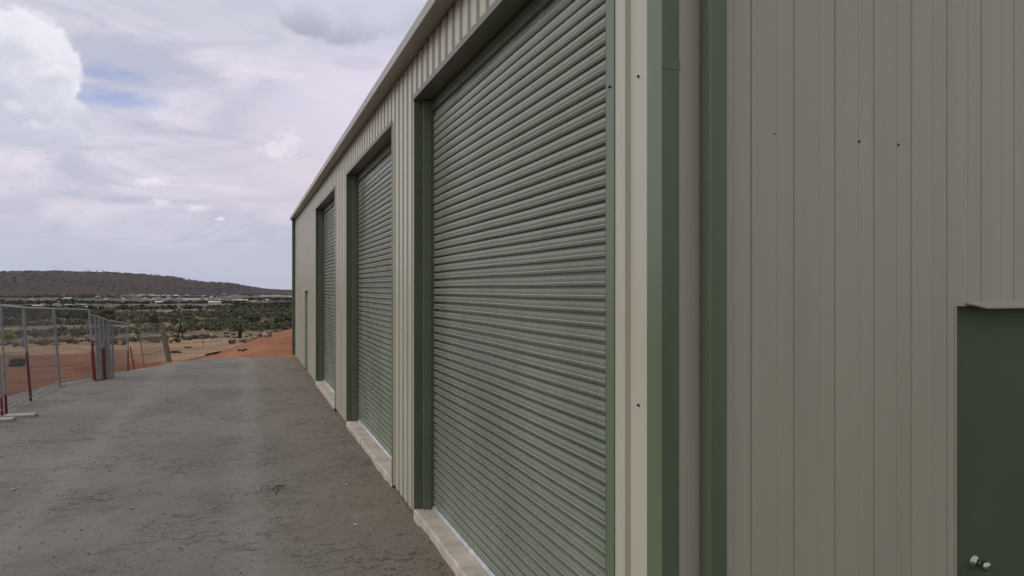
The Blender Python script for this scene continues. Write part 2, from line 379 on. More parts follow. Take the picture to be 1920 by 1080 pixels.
def soil_material():
    m = bpy.data.materials.new('red_and_sandy_soil'); m.use_nodes = True; nt = m.node_tree; N = nt.nodes; L = nt.links
    b = N['Principled BSDF']; b.inputs['Roughness'].default_value = .95; b.inputs['Specular IOR Level'].default_value = .1
    g = N.new('ShaderNodeNewGeometry')
    sx = N.new('ShaderNodeSeparateXYZ'); L.new(g.outputs['Position'], sx.inputs[0])
    flat = N.new('ShaderNodeCombineXYZ'); L.new(sx.outputs[0], flat.inputs[0]); L.new(sx.outputs[1], flat.inputs[1])
    ln = N.new('ShaderNodeVectorMath'); ln.operation = 'LENGTH'; L.new(flat.outputs[0], ln.inputs[0])
    def noi(scale, detail=6, rough=.6, stretch=None):
        n = N.new('ShaderNodeTexNoise'); n.inputs['Scale'].default_value = scale; n.inputs['Detail'].default_value = detail; n.inputs['Roughness'].default_value = rough
        if stretch:
            mp = N.new('ShaderNodeMapping'); mp.inputs['Scale'].default_value = stretch; L.new(g.outputs['Position'], mp.inputs[0]); L.new(mp.outputs[0], n.inputs['Vector'])
        else: L.new(g.outputs['Position'], n.inputs['Vector'])
        return n.outputs['Fac']
    def math_(op, a, b_=None, c=None):
        q = N.new('ShaderNodeMath'); q.operation = op
        for i, v in enumerate((a, b_, c)):
            if v is None: continue
            if isinstance(v, (int, float)): q.inputs[i].default_value = v
            else: L.new(v, q.inputs[i])
        return q.outputs[0]
    def rng(v, a, b_, smooth=True):
        q = N.new('ShaderNodeMapRange'); q.interpolation_type = 'SMOOTHSTEP' if smooth else 'LINEAR'
        q.inputs['From Min'].default_value = a; q.inputs['From Max'].default_value = b_; L.new(v, q.inputs['Value']); return q.outputs[0]
    def mix(f, a, b_):
        q = N.new('ShaderNodeMix'); q.data_type = 'RGBA'; L.new(f, q.inputs[0])
        for i, v in ((6, a), (7, b_)):
            if isinstance(v, tuple): q.inputs[i].default_value = (*v, 1)
            else: L.new(v, q.inputs[i])
        return q.outputs[2]
    n1 = noi(.35); n2 = noi(.09, 5); n3 = noi(1.6, 8); n4 = noi(.02, 8, .65); n5 = noi(.006, 8, .7)
    red = mix(rng(n1, .35, .65), (.105,.043,.022), (.160,.068,.036))
    red = mix(rng(n3, .55, .75), red, (.19,.10,.06))
    sand = mix(rng(n1, .3, .7), (.165,.100,.060), (.27,.185,.118))
    def ma_rng(d):
        near = rng(math_('DIVIDE', sx.outputs[0], math_('MAXIMUM', sx.outputs[1], 1.0)), -.165, -.085)      # 0 at the left field, 1 past the pad's end
        return math_('MAXIMUM', rng(d, 59, 68), math_('MULTIPLY', near, math_('MULTIPLY', rng(d, 26, 44), .80)))
    # distance of the red/sand boundary: wobbling around 50 m, redder to the left and right
    d = math_('ADD', ln.outputs['Value'], math_('MULTIPLY', math_('SUBTRACT', n2, .5), 30))
    wob = ma_rng(d)
    bx = math_('SUBTRACT', sx.outputs[0], math_('MULTIPLY', math_('SUBTRACT', ln.outputs['Value'], 27.0), .17))
    rightbank = math_('MULTIPLY', rng(math_('ADD', bx, math_('MULTIPLY', math_('SUBTRACT', n1, .5), 3)), -3.2, -2.0), rng(ln.outputs['Value'], 75, 60))
    wob = math_('MULTIPLY', wob, math_('SUBTRACT', 1.0, rightbank))
    red = mix(rightbank, red, mix(rng(n1, .35, .65), (.185,.074,.040), (.265,.122,.072)))
    c = mix(wob, red, sand)
    # dry grass and litter flecks
    veg = rng(math_('ADD', noi(.5, 8, .7, (1, .45, 1)), math_('MULTIPLY', rng(ln.outputs['Value'], 55, 130), .16)), .60, .72)
    veg = math_('MULTIPLY', veg, rng(ln.outputs['Value'], 48, 62))
    c = mix(veg, c, (.085,.072,.045))
    mid = mix(rng(n4, .40, .62), (.19,.15,.105), (.085,.080,.052))
    c = mix(rng(ln.outputs['Value'], 110, 220), c, mid)
    far = mix(rng(n5, .40, .60), (.115,.095,.085), (.062,.056,.050))
    far = mix(rng(noi(.0016, 9, .75, (1, 1, 1)), .58, .68), far, (.24,.21,.19))
    c = mix(rng(ln.outputs['Value'], 450, 900), c, far)
    L.new(c, b.inputs['Base Color'])
    bp = N.new('ShaderNodeBump'); bp.inputs['Strength'].default_value = .7; bp.inputs['Distance'].default_value = .12; L.new(n3, bp.inputs['Height']); L.new(bp.outputs[0], b.inputs['Normal'])
    return m
M_soil = soil_material()
g = mb.build('ground', M_soil, fix=False, smooth=True); tag(g, kind='structure')

# gravel pad: a raised sheet with worn edge
def pad_left(y):
    tbl = [(-20,-6.5),(6,-7.4),(9,-4.9-2.9),(12.0,-4.0-4.2),(16,-5.2-2.7),(20,-8.6),(22.4,-8.3),(24.5,-6.8)]
    return None
# pad edge in world metres, from the photo's edge line
edge_px = [(-420,1040),(-160,860),(0,797),(62,778),(120,741),(178,722),(240,703),(275,692),(318,681),(380,671.5),(450,669.5),(556,669)]
edge = []
for px, py in edge_px:
    z = (CH+.06)*1387/(py-541); q = at(px, py, z); edge.append((q.x-(1.1 if px < 200 else .8 if px < 250 else .35 if px < 300 else 0), q.y))
def pad_material():
    m = bpy.data.materials.new('compacted_gravel'); m.use_nodes = True; nt = m.node_tree; N = nt.nodes; L = nt.links
    b = N['Principled BSDF']; b.inputs['Specular IOR Level'].default_value = .25
    g = N.new('ShaderNodeNewGeometry')
    def noi(scale, detail=6, rough=.6, stretch=(1,1,1), dist=0):
        mp = N.new('ShaderNodeMapping'); mp.inputs['Scale'].default_value = stretch; L.new(g.outputs['Position'], mp.inputs[0])
        n = N.new('ShaderNodeTexNoise'); n.inputs['Scale'].default_value = scale; n.inputs['Detail'].default_value = detail; n.inputs['Roughness'].default_value = rough; n.inputs['Distortion'].default_value = dist
        L.new(mp.outputs[0], n.inputs['Vector']); return n.outputs['Fac']
    def rng(v, a, b_, lo=0, hi=1):
        q = N.new('ShaderNodeMapRange'); q.interpolation_type = 'SMOOTHSTEP'; q.inputs['From Min'].default_value = a; q.inputs['From Max'].default_value = b_
        q.inputs['To Min'].default_value = lo; q.inputs['To Max'].default_value = hi; L.new(v, q.inputs['Value']); return q.outputs[0]
    def mix(f, a, b_):
        q = N.new('ShaderNodeMix'); q.data_type = 'RGBA'; L.new(f, q.inputs[0])
        for i, v in ((6, a), (7, b_)):
            if isinstance(v, tuple): q.inputs[i].default_value = (*v, 1)
            else: L.new(v, q.inputs[i])
        return q.outputs[2]
    def ma(op, a, b_):
        q = N.new('ShaderNodeMath'); q.operation = op
        for i, v in enumerate((a, b_)):
            if isinstance(v, (int, float)): q.inputs[i].default_value = v
            else: L.new(v, q.inputs[i])
        return q.outputs[0]
    sx = N.new('ShaderNodeSeparateXYZ'); L.new(g.outputs['Position'], sx.inputs[0])
    big = noi(.5, 4); midn = noi(5, 8, .7); fine = noi(55, 5, .65)
    grey = mix(rng(big, .35, .65), (.125,.120,.110), (.158,.151,.139))
    brown = (.150,.124,.096)
    # soil tracked in along the wall of the shed and toward the near end
    wall = rng(ma('ADD', sx.outputs[0], ma('MULTIPLY', ma('SUBTRACT', noi(1.1, 6), .5), 2.2)), -.6, 1.5)
    c = mix(ma('MULTIPLY', wall, .85), grey, brown)
    # wheel tracks running beside the shed
    for x0, wd in ((.05, .34), (-2.05, .36)):
        dx = ma('ABSOLUTE', ma('SUBTRACT', ma('ADD', sx.outputs[0], ma('MULTIPLY', ma('SUBTRACT', noi(.18, 2), .5), .7)), x0), 0)
        c = mix(ma('MULTIPLY', rng(dx, wd, 0), .42), c, (.205,.195,.180))
    c = mix(rng(midn, .52, .75, 0, .55), c, (.080,.072,.062))
    c = mix(rng(midn, .45, .25, 0, .5), c, (.21,.195,.175))
    # thin dark curved cracks and drag marks
    w = noi(1.7, 6, .62, (1, 2.4, 1), 1.2)
    cr = ma('MULTIPLY', rng(ma('ABSOLUTE', ma('SUBTRACT', w, .5), 0), .010, 0), rng(noi(.9, 4), .46, .60))
    c = mix(ma('MULTIPLY', cr, .6), c, (.035,.030,.026))
    c = mix(rng(fine, .60, .78, 0, .6), c, (.26,.24,.22))
    c = mix(rng(fine, .42, .25, 0, .6), c, (.05,.045,.04))
    L.new(c, b.inputs['Base Color']); b.inputs['Roughness'].default_value = .9
    h = ma('ADD', ma('MULTIPLY', fine, .25), ma('MULTIPLY', midn, 1.0)); h = ma('SUBTRACT', h, ma('MULTIPLY', cr, .35))
    bp = N.new('ShaderNodeBump'); bp.inputs['Strength'].default_value = .85; bp.inputs['Distance'].default_value = .035; L.new(h, bp.inputs['Height']); L.new(bp.outputs[0], b.inputs['Normal'])
    return m
M_pad = pad_material()
def padz(x, y):
    return -.062+.012*noise.noise(Vector((x*.9, y*.9, 0)))+.006*noise.noise(Vector((x*4, y*4, 7)))+(-.006 if x < W else -.03)
# rows in Y, from left edge to beyond the shed
left_pts = [(edge[0][0]-3.5, -16.0)]+edge[:9]
def left_x(y):
    if y <= left_pts[0][1]: return left_pts[0][0]
    for (x0,y0),(x1,y1) in zip(left_pts, left_pts[1:]):
        if y0 <= y <= y1: return x0+(x1-x0)*(y-y0)/(y1-y0)
    return left_pts[-1][0]
ytop_l = left_pts[-1][1]
mb = MB(); vs = []; fs = []; nx = 130; ny = 190
tops = edge[8:]
def far_y(x):
    if x <= tops[0][0]: return tops[0][1]
    for (x0,y0),(x1,y1) in zip(tops, tops[1:]):
        if x0 <= x <= x1: return y0+(y1-y0)*(x-x0)/(x1-x0)
    return tops[-1][1]+(x-tops[-1][0])*.02
for j in range(ny+1):
    v = j/ny
    for i in range(nx+1):
        u = i/nx
        y = -16+(ytop_l+16)*v
        xl = left_x(y); x = xl+(17-xl)*(u**1.0)
        # stretch rows so that the last one follows the far edge
        yy = y+(far_y(x)-ytop_l)*ss(v, .72, 1)
        jx = (.16*noise.noise(Vector((0, yy*1.9, 4)))+.05*noise.noise(Vector((0, yy*8, 4)))) if i <= 1 else 0
        jy = (.16*noise.noise(Vector((x*1.7, 0, 9)))+.05*noise.noise(Vector((x*8, 0, 9)))) if j >= ny-1 else 0
        z = padz(x, yy)
        vs.append((x+jx, yy+jy, z))
n = nx+1
for j in range(ny):
    for i in range(nx): fs.append((j*n+i, j*n+i+1, (j+1)*n+i+1, (j+1)*n+i))
# skirt
def skirt(idx, dx, dy):
    base = len(vs)
    for k in idx:
        x, y, z = vs[k]; e = .22+.12*noise.noise(Vector((x*2, y*2, 1)))
        vs.append((x+dx*e*1.6, y+dy*e*1.6, z-.42))
    for a in range(len(idx)-1): fs.append((idx[a], idx[a+1], base+a+1, base+a))
skirt([j*n for j in range(ny+1)], -1, 0)
skirt([ny*n+i for i in range(nx+1)], 0, 1)
mb.add(vs, fs)
pad = mb.build('gravel_pavement', M_pad, fix=False, smooth=True); tag(pad, kind='structure')

# loose gravel
def stones(name, n, region, smin, smax, matl, seed, label):
    rnd = random.Random(seed); m = MB(); k = 0
    while k < n:
        x, y = region(rnd)
        if x > W-.03 and y > Y0-.05: continue
        s = smin+(smax-smin)*rnd.random()**3
        a = rnd.random()*pi; z = padz(x, y)+s*.15
        ca, sa = cos(a), sin(a)
        pts = []
        for (u, v_, w) in ((1,0,0),(-1,0,0),(0,.8,0),(0,-.8,0),(0,0,.55),(0,0,-.5)):
            u *= s*(.7+.6*rnd.random()); v_ *= s*(.7+.5*rnd.random()); w *= s*(.7+.5*rnd.random())
            pts.append((x+u*ca-v_*sa, y+u*sa+v_*ca, z+w))
        m.add(pts, [(0,2,4),(2,1,4),(1,3,4),(3,0,4),(2,0,5),(1,2,5),(3,1,5),(0,3,5)]); k += 1
    o = m.build(name, matl, fix=False); tag(o, label, 'gravel', kind='stuff'); return o
def reg(rnd):
    d = 3.0+19*rnd.random()**1.6; a = R(-15+ 33*rnd.random())-R(0)
    x = d*sin(a); y = d*cos(a)
    return (x, y) if x > left_x(y)+.2 else (0, 6)
M_st1 = mat('gravel_stone', (.115,.106,.095), .9, .2, var=.3, scale=13, c2=(.25,.235,.21))
stones('loose_gravel', 9000, reg, .003, .017, M_st1, 5, 'loose fine gravel strewn over the grey pad')
def regw(rnd):
    y = 3+22*rnd.random()**1.3; x = W-.04-abs(rnd.gauss(0, .28)); return x, y
M_st2 = mat('soil_crumb', (.10,.075,.056), .95, .1, var=.3, scale=13, c2=(.17,.13,.098))
o = stones('loose_soil', 4200, regw, .003, .013, M_st2, 6, 'brown soil crumbs lying along the foot of the shed wall')
# a few pale chips the photo shows one by one
chips = [((650,910), 'small pale stone chip beside the shed sill'), ((667,983), 'whitish flat chip on the brown soil near the first sill'), ((247,954), 'tan pebble on the grey gravel left of the tracks'),
         ((26,918), 'white pebble near the left edge of the picture'), ((486,917), 'cream chip on bare gravel in the middle of the pad')]
for (px, py), lab in chips:
    z = (CH+.065)*1387/(py-541); q = at(px, py, z); m = MB(); m.blob((q.x, q.y, padz(q.x, q.y)+.008), .020, .014, .010, seed=px, amp=.3, sub=2)
    o = m.build('stone_chip', M_rock, loc=(q.x, q.y, padz(q.x, q.y))); tag(o, lab, 'stone', 'pale stone chips on the pad')
# dry twig on the pad
tw = at(519, 915, (CH+.065)*1387/(915-541)); m = MB(); zt = padz(tw.x, tw.y)+.012
m.tube([(tw.x-.06, tw.y-.10, zt), (tw.x, tw.y, zt+.012), (tw.x+.07, tw.y+.03, zt), (tw.x+.11, tw.y+.05, zt+.01)], [.004,.006,.005,.003], 6)
m.tube([(tw.x, tw.y, zt+.012), (tw.x+.01, tw.y-.12, zt), (tw.x-.03, tw.y-.30, zt)], [.005,.004,.002], 6)
tag(m.build('twig', M_char, loc=(tw.x, tw.y, zt-.012)), 'thin dark forked twig lying on the gravel', 'twig')

# ------------------------------------------------------------------ fence
def gz(x, y):
    best = ground(x, y)
    return best
def upright(name, a, b, r, mt, parent, n=8):
    m = MB(); m.tube([a, b], r, n); return m.build(name, mt, parent)
def fpanel(b0, t0, b1, t1, label, red0=0, red1=0, rails=(), mesh=True, r=.021, bottom=True, wr=.0019, sp=.05, group='temporary fence panels along the pad edge', cat='fence panel', mt=None):
    mt = mt or M_gal
    b0, t0, b1, t1 = map(Vector, (b0, t0, b1, t1))
    root = empty('fence_panel', b0, label, cat, group)
    for b, t, red in ((b0, t0, red0), (b1, t1, red1)):
        if b is None: continue
        if red:
            k = b.lerp(t, red); upright('painted_leg', b, k, r*1.15, M_red, root); upright('upright', k, t, r, mt, root)
        else: upright('upright', b, t, r, mt, root)
    upright('top_rail', t0, t1, r*.95, mt, root)
    if bottom: upright('bottom_rail', b0.lerp(t0, .05), b1.lerp(t1, .05), r*.8, mt, root)
    for q in rails: upright('rail', b0.lerp(t0, q), b1.lerp(t1, q), r*.6, mt, root, 6)
    if mesh:
        m = MB(); w = (b1-b0).length; nv = max(6, int(w/sp))
        for k in range(1, nv):
            u = k/nv; m.tube([b0.lerp(b1, u).lerp(t0.lerp(t1, u), .05), t0.lerp(t1, u)], wr, 4, False)
        nh = 12
        for k in range(1, nh):
            v = .05+.95*k/nh; m.tube([b0.lerp(t0, v), b1.lerp(t1, v)], wr, 4, False)
        m.build('wire_mesh', M_wire, root)
    return root
def bp_(px, py, H=2.27): z = H*1387/(py-541); return at(px, py, z), z
def post(px0, py0, px1, py1, H=2.27):
    b, z = bp_(px0, py0, H); t = at(px1, py1, z); return b, t
A = post(-75, 815, -85, 566); B = post(12, 777, 1, 573); C_ = post(59, 752, 44, 577); D = post(113, 723, 101, 579); E = post(176, 712, 167, 581)
def shift(p, d): return tuple(Vector(q)+Vector(d) for q in p)
A2 = post(4, 779, -6, 574)
fpanel(*A, *A2, 'nearest grey fence panel running out of the picture at its left side', red1=.16)
Bs = B
fpanel(*B, *shift(C_, (0,-.06,0)), 'narrow grey mesh panel with red painted legs at both ends', red0=.18, red1=.52)
fpanel(*C_, *shift(D, (0,-.06,0)), 'grey mesh panel between the red legged post and the plain grey post')
fpanel(*D, *E, 'grey mesh panel that ends against the bundle of stacked panels', red1=.42)
# bundle of folded panels seen nearly edge-on
labs = ['foremost of the stacked upright panels, dark red leg', 'second panel in the upright stack of folded fence panels', 'middle panel of the upright stack of folded fence panels', 'fourth panel in the upright stack, with red leg', 'last panel of the upright stack beside the open frame']
for i, (xb, xt) in enumerate(((180,168),(185,177),(190,186),(197,193),(203,200))):
    b, z = bp_(xb, 719-1.3*i, 2.32); t = at(xt, 590+2.5*i, z)
    b2 = at(xb+9, 714-1.0*i, z+.50); t2 = at(xt+11, 594+2.5*i, z+.50); 
    fpanel(b, t, b2, t2, labs[i], red0=(.62,0,0,.55,0)[i], red1=(0,.5,0,0,.0)[i], sp=.07, wr=.0028, group='fence panels stacked upright')
F = post(205, 716, 205, 601, 2.36); G = post(240, 705, 240, 607, 2.40)
fpanel(*F, *G, 'open grey frame with fine mesh right of the stacked panels', red1=.48, r=.018)
b, z = bp_(253, 698, 2.4); t = at(244, 650, z)
m = MB(); m.tube([b, t], .018, 6); tag(m.build('prop', M_red, loc=b), 'short dark red raking prop beside the open frame', 'prop')
H_ = post(271, 691, 258, 609, 2.42); I_ = post(318, 680, 304, 607, 2.44)
pn = fpanel(*H_, *I_, 'far open frame with thin rails leaning against a timber post', mesh=True, rails=(.32,.76), r=.014, bottom=False, wr=.0022, mt=M_wood)
b, z = bp_(318, 680, 2.44)
b = at(317, 678, z+.1); t = at(303, 606, z+.1); m = MB()
d = (t-b).normalized(); ax = RT; ay = d.cross(ax).normalized()
vs = [b+ax*sx_*.085+ay*sy_*.03 for sx_, sy_ in ((-1,-1),(1,-1),(1,1),(-1,1))]+[t+ax*sx_*.075+ay*sy_*.03 for sx_, sy_ in ((-1,-1),(1,-1),(1,1),(-1,1))]
m.add(vs, [(0,3,2,1),(4,5,6,7),(0,1,5,4),(1,2,6,5),(2,3,7,6),(3,0,4,7)])
tag(m.build('timber_post', M_wood, loc=b, bevel=.006), 'thick leaning grey timber post at the far end of the fence', 'post')
# concrete foot blocks and the clutter at their feet
for (px, py, w_, lab) in ((38, 781, .30, 'broken pale concrete foot block under the red fence leg'), (2, 789, .24, 'flat concrete foot block at the picture edge under the fence')):
    q, z = bp_(px, py, 2.26); m = MB(); m.box(q.x-w_*.8, q.x+w_*.8, q.y-.12, q.y+.12, -.12, -.015)
    tag(m.build('foot_block', M_slab, loc=(q.x, q.y, -.08), bevel=.02), lab, 'foot block')

# ------------------------------------------------------------------ things on the dirt
def gp(px, py):
    """where the sight line of a pixel meets the ground"""
    z = 20.0
    while z < 20000:
        q = at(px, py, z)
        if q.z <= ground(q.x, q.y): return q, z
        z *= 1.004
    return q, z
q, z = gp(31, 687)
for k in range(2):
    m = MB(); vs = []; fs = []; nR, nr = 28, 10; cz = ground(q.x, q.y)+.10+.17*k
    for i in range(nR):
        for j in range(nr):
            a = 2*pi*i/nR; c = 2*pi*j/nr; rr = .25+.085*cos(c)*(1 if cos(c) > 0 else .8)
            kk = 1.02 if (i % 2 and cos(c) > .5) else 1
            vs.append((q.x+rr*kk*cos(a)+(.05*k), q.y+rr*kk*sin(a), cz+.085*sin(c)))
    for i in range(nR):
        for j in range(nr): fs.append((i*nr+j, ((i+1)%nR)*nr+j, ((i+1)%nR)*nr+(j+1)%nr, i*nr+(j+1)%nr))
    m.add(vs, fs); tag(m.build('tyre', M_dark, loc=(q.x, q.y, cz-.08)), ['black tyre lying flat on red dirt behind the fence, underneath another', 'black tyre lying on top of another on red dirt behind the fence'][k], 'tyre', 'stacked tyres')
for px, r, lab, yel in ((214.5, .82, 'round brown drum lying on its side, left of the pair', False), (229, .72, 'brown drum with a yellow end rim, right of the pair', True)):
    q, z = gp(px, 647); rr = 5.6*z/1387*r/.82
    root = empty('drum', (q.x, q.y, ground(q.x, q.y)), lab, 'drum', 'drums on the dirt beyond the fence')
    cz = ground(q.x, q.y)+rr*.92; dv = Vector((q.x, q.y, 0)).normalized()
    if yel: dv = (dv+Vector((.55,0,0))).normalized()
    c0 = Vector((q.x, q.y, cz)); m = MB()
    ks = [-1,-.97,-.9,-.36,-.33,-.3,.3,.33,.36,.9,.97,1]; rad = [.9,1,.97,.97,1.03,.97,.97,1.03,.97,.97,1,.9]
    m.tube([c0+dv*k*rr*1.5 for k in ks], [x*rr for x in rad], 20); m.build('body', M_drum, root, smooth=False)
    if yel:
        m = MB(); m.tube([c0-dv*rr*1.5, c0-dv*rr*1.56], rr*.86, 20); m.build('end_cap', M_yel, root)
# crown builder
def leaves(m, c, rad, n, size, rnd, flat=.75, lobes=6):
    cs = [(Vector((rnd.uniform(-.62,.62), rnd.uniform(-.62,.62), rnd.uniform(-.5,.6)*flat)), rnd.uniform(.32,.55)) for _ in range(lobes)]
    for _ in range(n):
        lc, lr = cs[rnd.randrange(lobes)]
        d = Vector((rnd.gauss(0,1), rnd.gauss(0,1), rnd.gauss(0,1))).normalized()*lr*rnd.random()**.35
        p = lc+Vector((d.x, d.y, d.z*.75)); p = Vector(c)+Vector((p.x*rad[0], p.y*rad[1], p.z*rad[2]))
        a = Vector((rnd.gauss(0,1), rnd.gauss(0,1), rnd.gauss(0,.6))).normalized(); b = a.cross(Vector((rnd.gauss(0,1), rnd.gauss(0,1), rnd.gauss(0,1)))).normalized()
        s = size*rnd.uniform(.5,1.3)
        m.add([p-a*s, p+b*s*.6, p+a*s, p-b*s*.6], [(0,1,2,3)])
def plant(name, x, y, hgt, wid, trunk, lab, cat, group, leafm, barkm=None, n=500, seed=1, size=None, lobes=7, tr=.03):
    rnd = random.Random(seed); z0 = ground(x, y)
    root = empty(name, (x, y, z0-.05), lab, cat, group)
    m = MB(); ch = hgt-trunk
    m.tube([(x, y, z0-.1), (x+.03*hgt*rnd.uniform(-1,1), y, z0+trunk*.6), (x+.05*hgt*rnd.uniform(-1,1), y, z0+trunk+ch*.4)], [tr*hgt, tr*.7*hgt, tr*.3*hgt], 7)
    for k in range(5):
        a = rnd.random()*2*pi; zz = z0+trunk*rnd.uniform(.5,1)
        m.tube([(x, y, zz), (x+cos(a)*wid*.15, y+sin(a)*wid*.15, zz+ch*.22), (x+cos(a)*wid*.34, y+sin(a)*wid*.34, zz+ch*.5)], [tr*.45*hgt, tr*.3*hgt, tr*.1*hgt], 5)
    m.build('trunk', barkm or M_bark, root)
    m = MB(); leaves(m, (x, y, z0+trunk+ch*.48), (wid*.5, wid*.5, ch*.55), n, size or wid*.06, rnd, lobes=lobes)
    m.build('crown', leafm, root, fix=False)
    return root
# shrubs named one by one: px centre, ground py, width px, height px, label
sh = [(475,612,19,21,'round dark green shrub left of the broad one on sandy ground', M_leafd),
      (515,616,30,24,'broad grey green shrub nearest the shed corner on the sandy slope', M_leafo),
      (461,614,12,13,'small brown green shrub touching the dark stump on its right', M_leafg),
      (490,617,16,12,'low dull shrub squeezed between the two larger shrubs', M_leafg),
      (545,609,22,16,'dark shrub half hidden by the shed wall', M_leafd),
      (415,604,14,10,'small scrubby bush on the sandy slope left of the dark stump', M_leafg),
      (430,607,10,8,'tiny dry bush above the dark stump', M_leafg),
      (172+115,611,18,16,'dark shrub seen through the far open fence frame', M_leafd),
      (328,612,13,17,'slender green bush next to the black hooked sapling', M_leafo),
      (390,606,16,9,'flat dry bush on the sandy strip in the middle distance', M_leafg),
      (355,608,12,8,'small dry bush just right of the hooked sapling', M_leafg),
      (13,642,24,17,'bright yellow green bush behind the nearest fence panel', M_leafy)]
for i, (px, py, w_, h_, lab, lm) in enumerate(sh):
    q, z = gp(px, py); plant('shrub', q.x, q.y, h_*z/1387*1.2, w_*z/1387*1.35, h_*z/1387*.1, lab, 'shrub', 'shrubs on the slope', lm, seed=40+i, n=520, lobes=7)
# row of dark trees behind the left fence panels
tl = [(8,609,44,34,'dark tree at the left edge behind the fence',M_bark),(40,607,40,30,'dense dark tree behind the second fence post',M_bark),(68,611,34,31,'dark bushy tree left of the pale trunked one',M_bark),
      (95,611,36,32,'dark tree with a pale bare trunk behind the fence',M_barkp),(124,609,38,27,'low dark spreading tree behind the fence',M_bark),(163,612,34,27,'dark tree with a pale trunk behind the stacked panels',M_barkp),
      (143,606,34,24,'dark tree between the spreading tree and the pale trunk',M_bark),(196,603,34,22,'dark tree crown above the stacked fence panels',M_bark)]
for i, (px, py, w_, h_, lab, bk) in enumerate(tl):
    q, z = gp(px, py); plant('tree', q.x, q.y, h_*z/1387*1.1, w_*z/1387*1.15, h_*z/1387*.32, lab, 'tree', 'dark trees behind the fence', M_leafd, bk, n=1100, seed=80+i, size=w_*z/1387*.035, lobes=9, tr=.022)
# dark stump
q, z = gp(450, 634); s = z/1387; x, y = q.x, q.y; z0 = ground(x, y)
m = MB(); m.tube([(x,y,z0-.2),(x-.2*s,y,z0+6*s),(x+.3*s,y,z0+13*s),(x+.2*s,y,z0+17*s),(x+.6*s,y,z0+20*s),(x+.8*s,y,z0+23*s),(x+.5*s,y,z0+27*s)], [3.4*s,4.1*s,3.9*s,3.0*s,1.9*s,2.3*s,.8*s], 10)
m.tube([(x-2*s,y,z0+12*s),(x-3.8*s,y,z0+15*s),(x-4.2*s,y,z0+17.5*s)], [1.4*s,1*s,.4*s], 6)
for v_i in range(len(m.v)):
    v = Vector(m.v[v_i]); k = noise.noise(v*1.3)*.9*s; m.v[v_i] = (v.x+k, v.y+k, v.z)
tag(m.build('stump', M_char, loc=(x,y,z0)), 'dark upright stump standing alone on the sandy flat', 'stump')
# hooked black sapling
q, z = gp(338, 641); s = z/1387; x, y = q.x, q.y; z0 = ground(x, y)
root = empty('sapling', (x, y, z0), 'black hooked bare sapling with a drooping loop of branches', 'sapling')
m = MB(); m.tube([(x,y,z0-.1),(x+.5*s,y,z0+4*s),(x-3*s,y,z0+6*s),(x-4*s,y,z0+12*s),(x-1.5*s,y,z0+20*s),(x+.5*s,y,z0+28*s),(x+1*s,y,z0+36*s)], [1.1*s,1.2*s,1.2*s,1.1*s,1.7*s,1.4*s,.6*s], 7)
m.tube([(x+.5*s,y,z0+4*s),(x+3.6*s,y,z0+7*s),(x+4*s,y,z0+14*s),(x+1.5*s,y,z0+21*s)], [1.2*s,1.3*s,1.2*s,1*s], 7)
m.build('trunk', M_char, root)
m = MB(); leaves(m, (x+1*s, y, z0+26*s), (3*s, 3*s, 12*s), 160, 1.1*s, random.Random(3)); m.build('crown', M_leafd, root, fix=False)
# thin pale sapling
q, z = gp(381, 650); s = z/1387; x, y = q.x, q.y; z0 = ground(x, y)
m = MB(); m.tube([(x,y,z0-.1),(x+.3*s,y,z0+9*s),(x+1.2*s,y,z0+16*s)], [.8*s,.7*s,.3*s], 6); m.tube([(x+.3*s,y,z0+8*s),(x-1.5*s,y,z0+12*s),(x-2.2*s,y,z0+15*s)], [.5*s,.4*s,.2*s], 5); m.tube([(x+.6*s,y,z0+11*s),(x+3*s,y,z0+14*s),(x+5*s,y,z0+16*s)], [.5*s,.4*s,.2*s], 5)
tag(m.build('sapling', M_wood, loc=(x,y,z0)), 'thin leafless sapling on bare dirt right of the black one', 'sapling')
# fallen logs
logs = [(455,658,19,3.0,0,'dark log lying just past the end of the pad'),(353,652,15,2.6,.15,'short dark log behind the leaning timber post'),(330,662,22,4,.1,'rough heap of dark roots beside the leaning timber post'),
        (400,664,30,4,-.05,'long low ridge of dark sticks along the edge of the pad'),(265,641,40,1.6,.02,'thin long dark log seen through the far fence frame')]
for i, (px, py, L_, th, sl, lab) in enumerate(logs):
    q, z = gp(px, py); s = z/1387; z0 = ground(q.x, q.y)+th*s*.3; m = MB()
    pts = [q+RT*(L_*s*(u-.5))+Vector((0, .3*noise.noise(Vector((u*3, i, 0))), 0)) for u in (0,.25,.5,.75,1)]
    for p_ in pts: p_.z = ground(p_.x, p_.y)+th*s*.35
    m.tube(pts, [th*s*.35, th*s*.5, th*s*.55, th*s*.45, th*s*.2], 8)
    m.tube([pts[2], pts[2]+Vector((L_*s*.18, -.1, th*s*.7))], [th*s*.25, th*s*.08], 6)
    m.tube([pts[1], pts[1]+Vector((-L_*s*.14, .1, th*s*.6))], [th*s*.22, th*s*.08], 6)
    tag(m.build('log', M_char if i != 4 else M_bark, loc=(q.x, q.y, z0)), lab, 'log', 'dead wood on the dirt')
# pale boulders
rk = [(497,632,9,9,'round whitish boulder on the sand right of the stump'),(506,631,8,4,'flat brown rock next to the whitish boulder'),(403,593,6,3,'far pale rock low in the scrub'),(322,627,5,3,'small dark rock left of the hooked sapling')]
for i, (px, py, w_, h_, lab) in enumerate(rk):
    q, z = gp(px, py); s = z/1387; z0 = ground(q.x, q.y); m = MB(); m.blob((q.x, q.y, z0+h_*s*.4), w_*s*.5, w_*s*.4, h_*s*.52, seed=i+5, amp=.18, sub=3)
    tag(m.build('boulder', [M_rock, M_drum, M_rock, M_char][i], loc=(q.x, q.y, z0)), lab, 'boulder', 'boulders on the sandy ground')

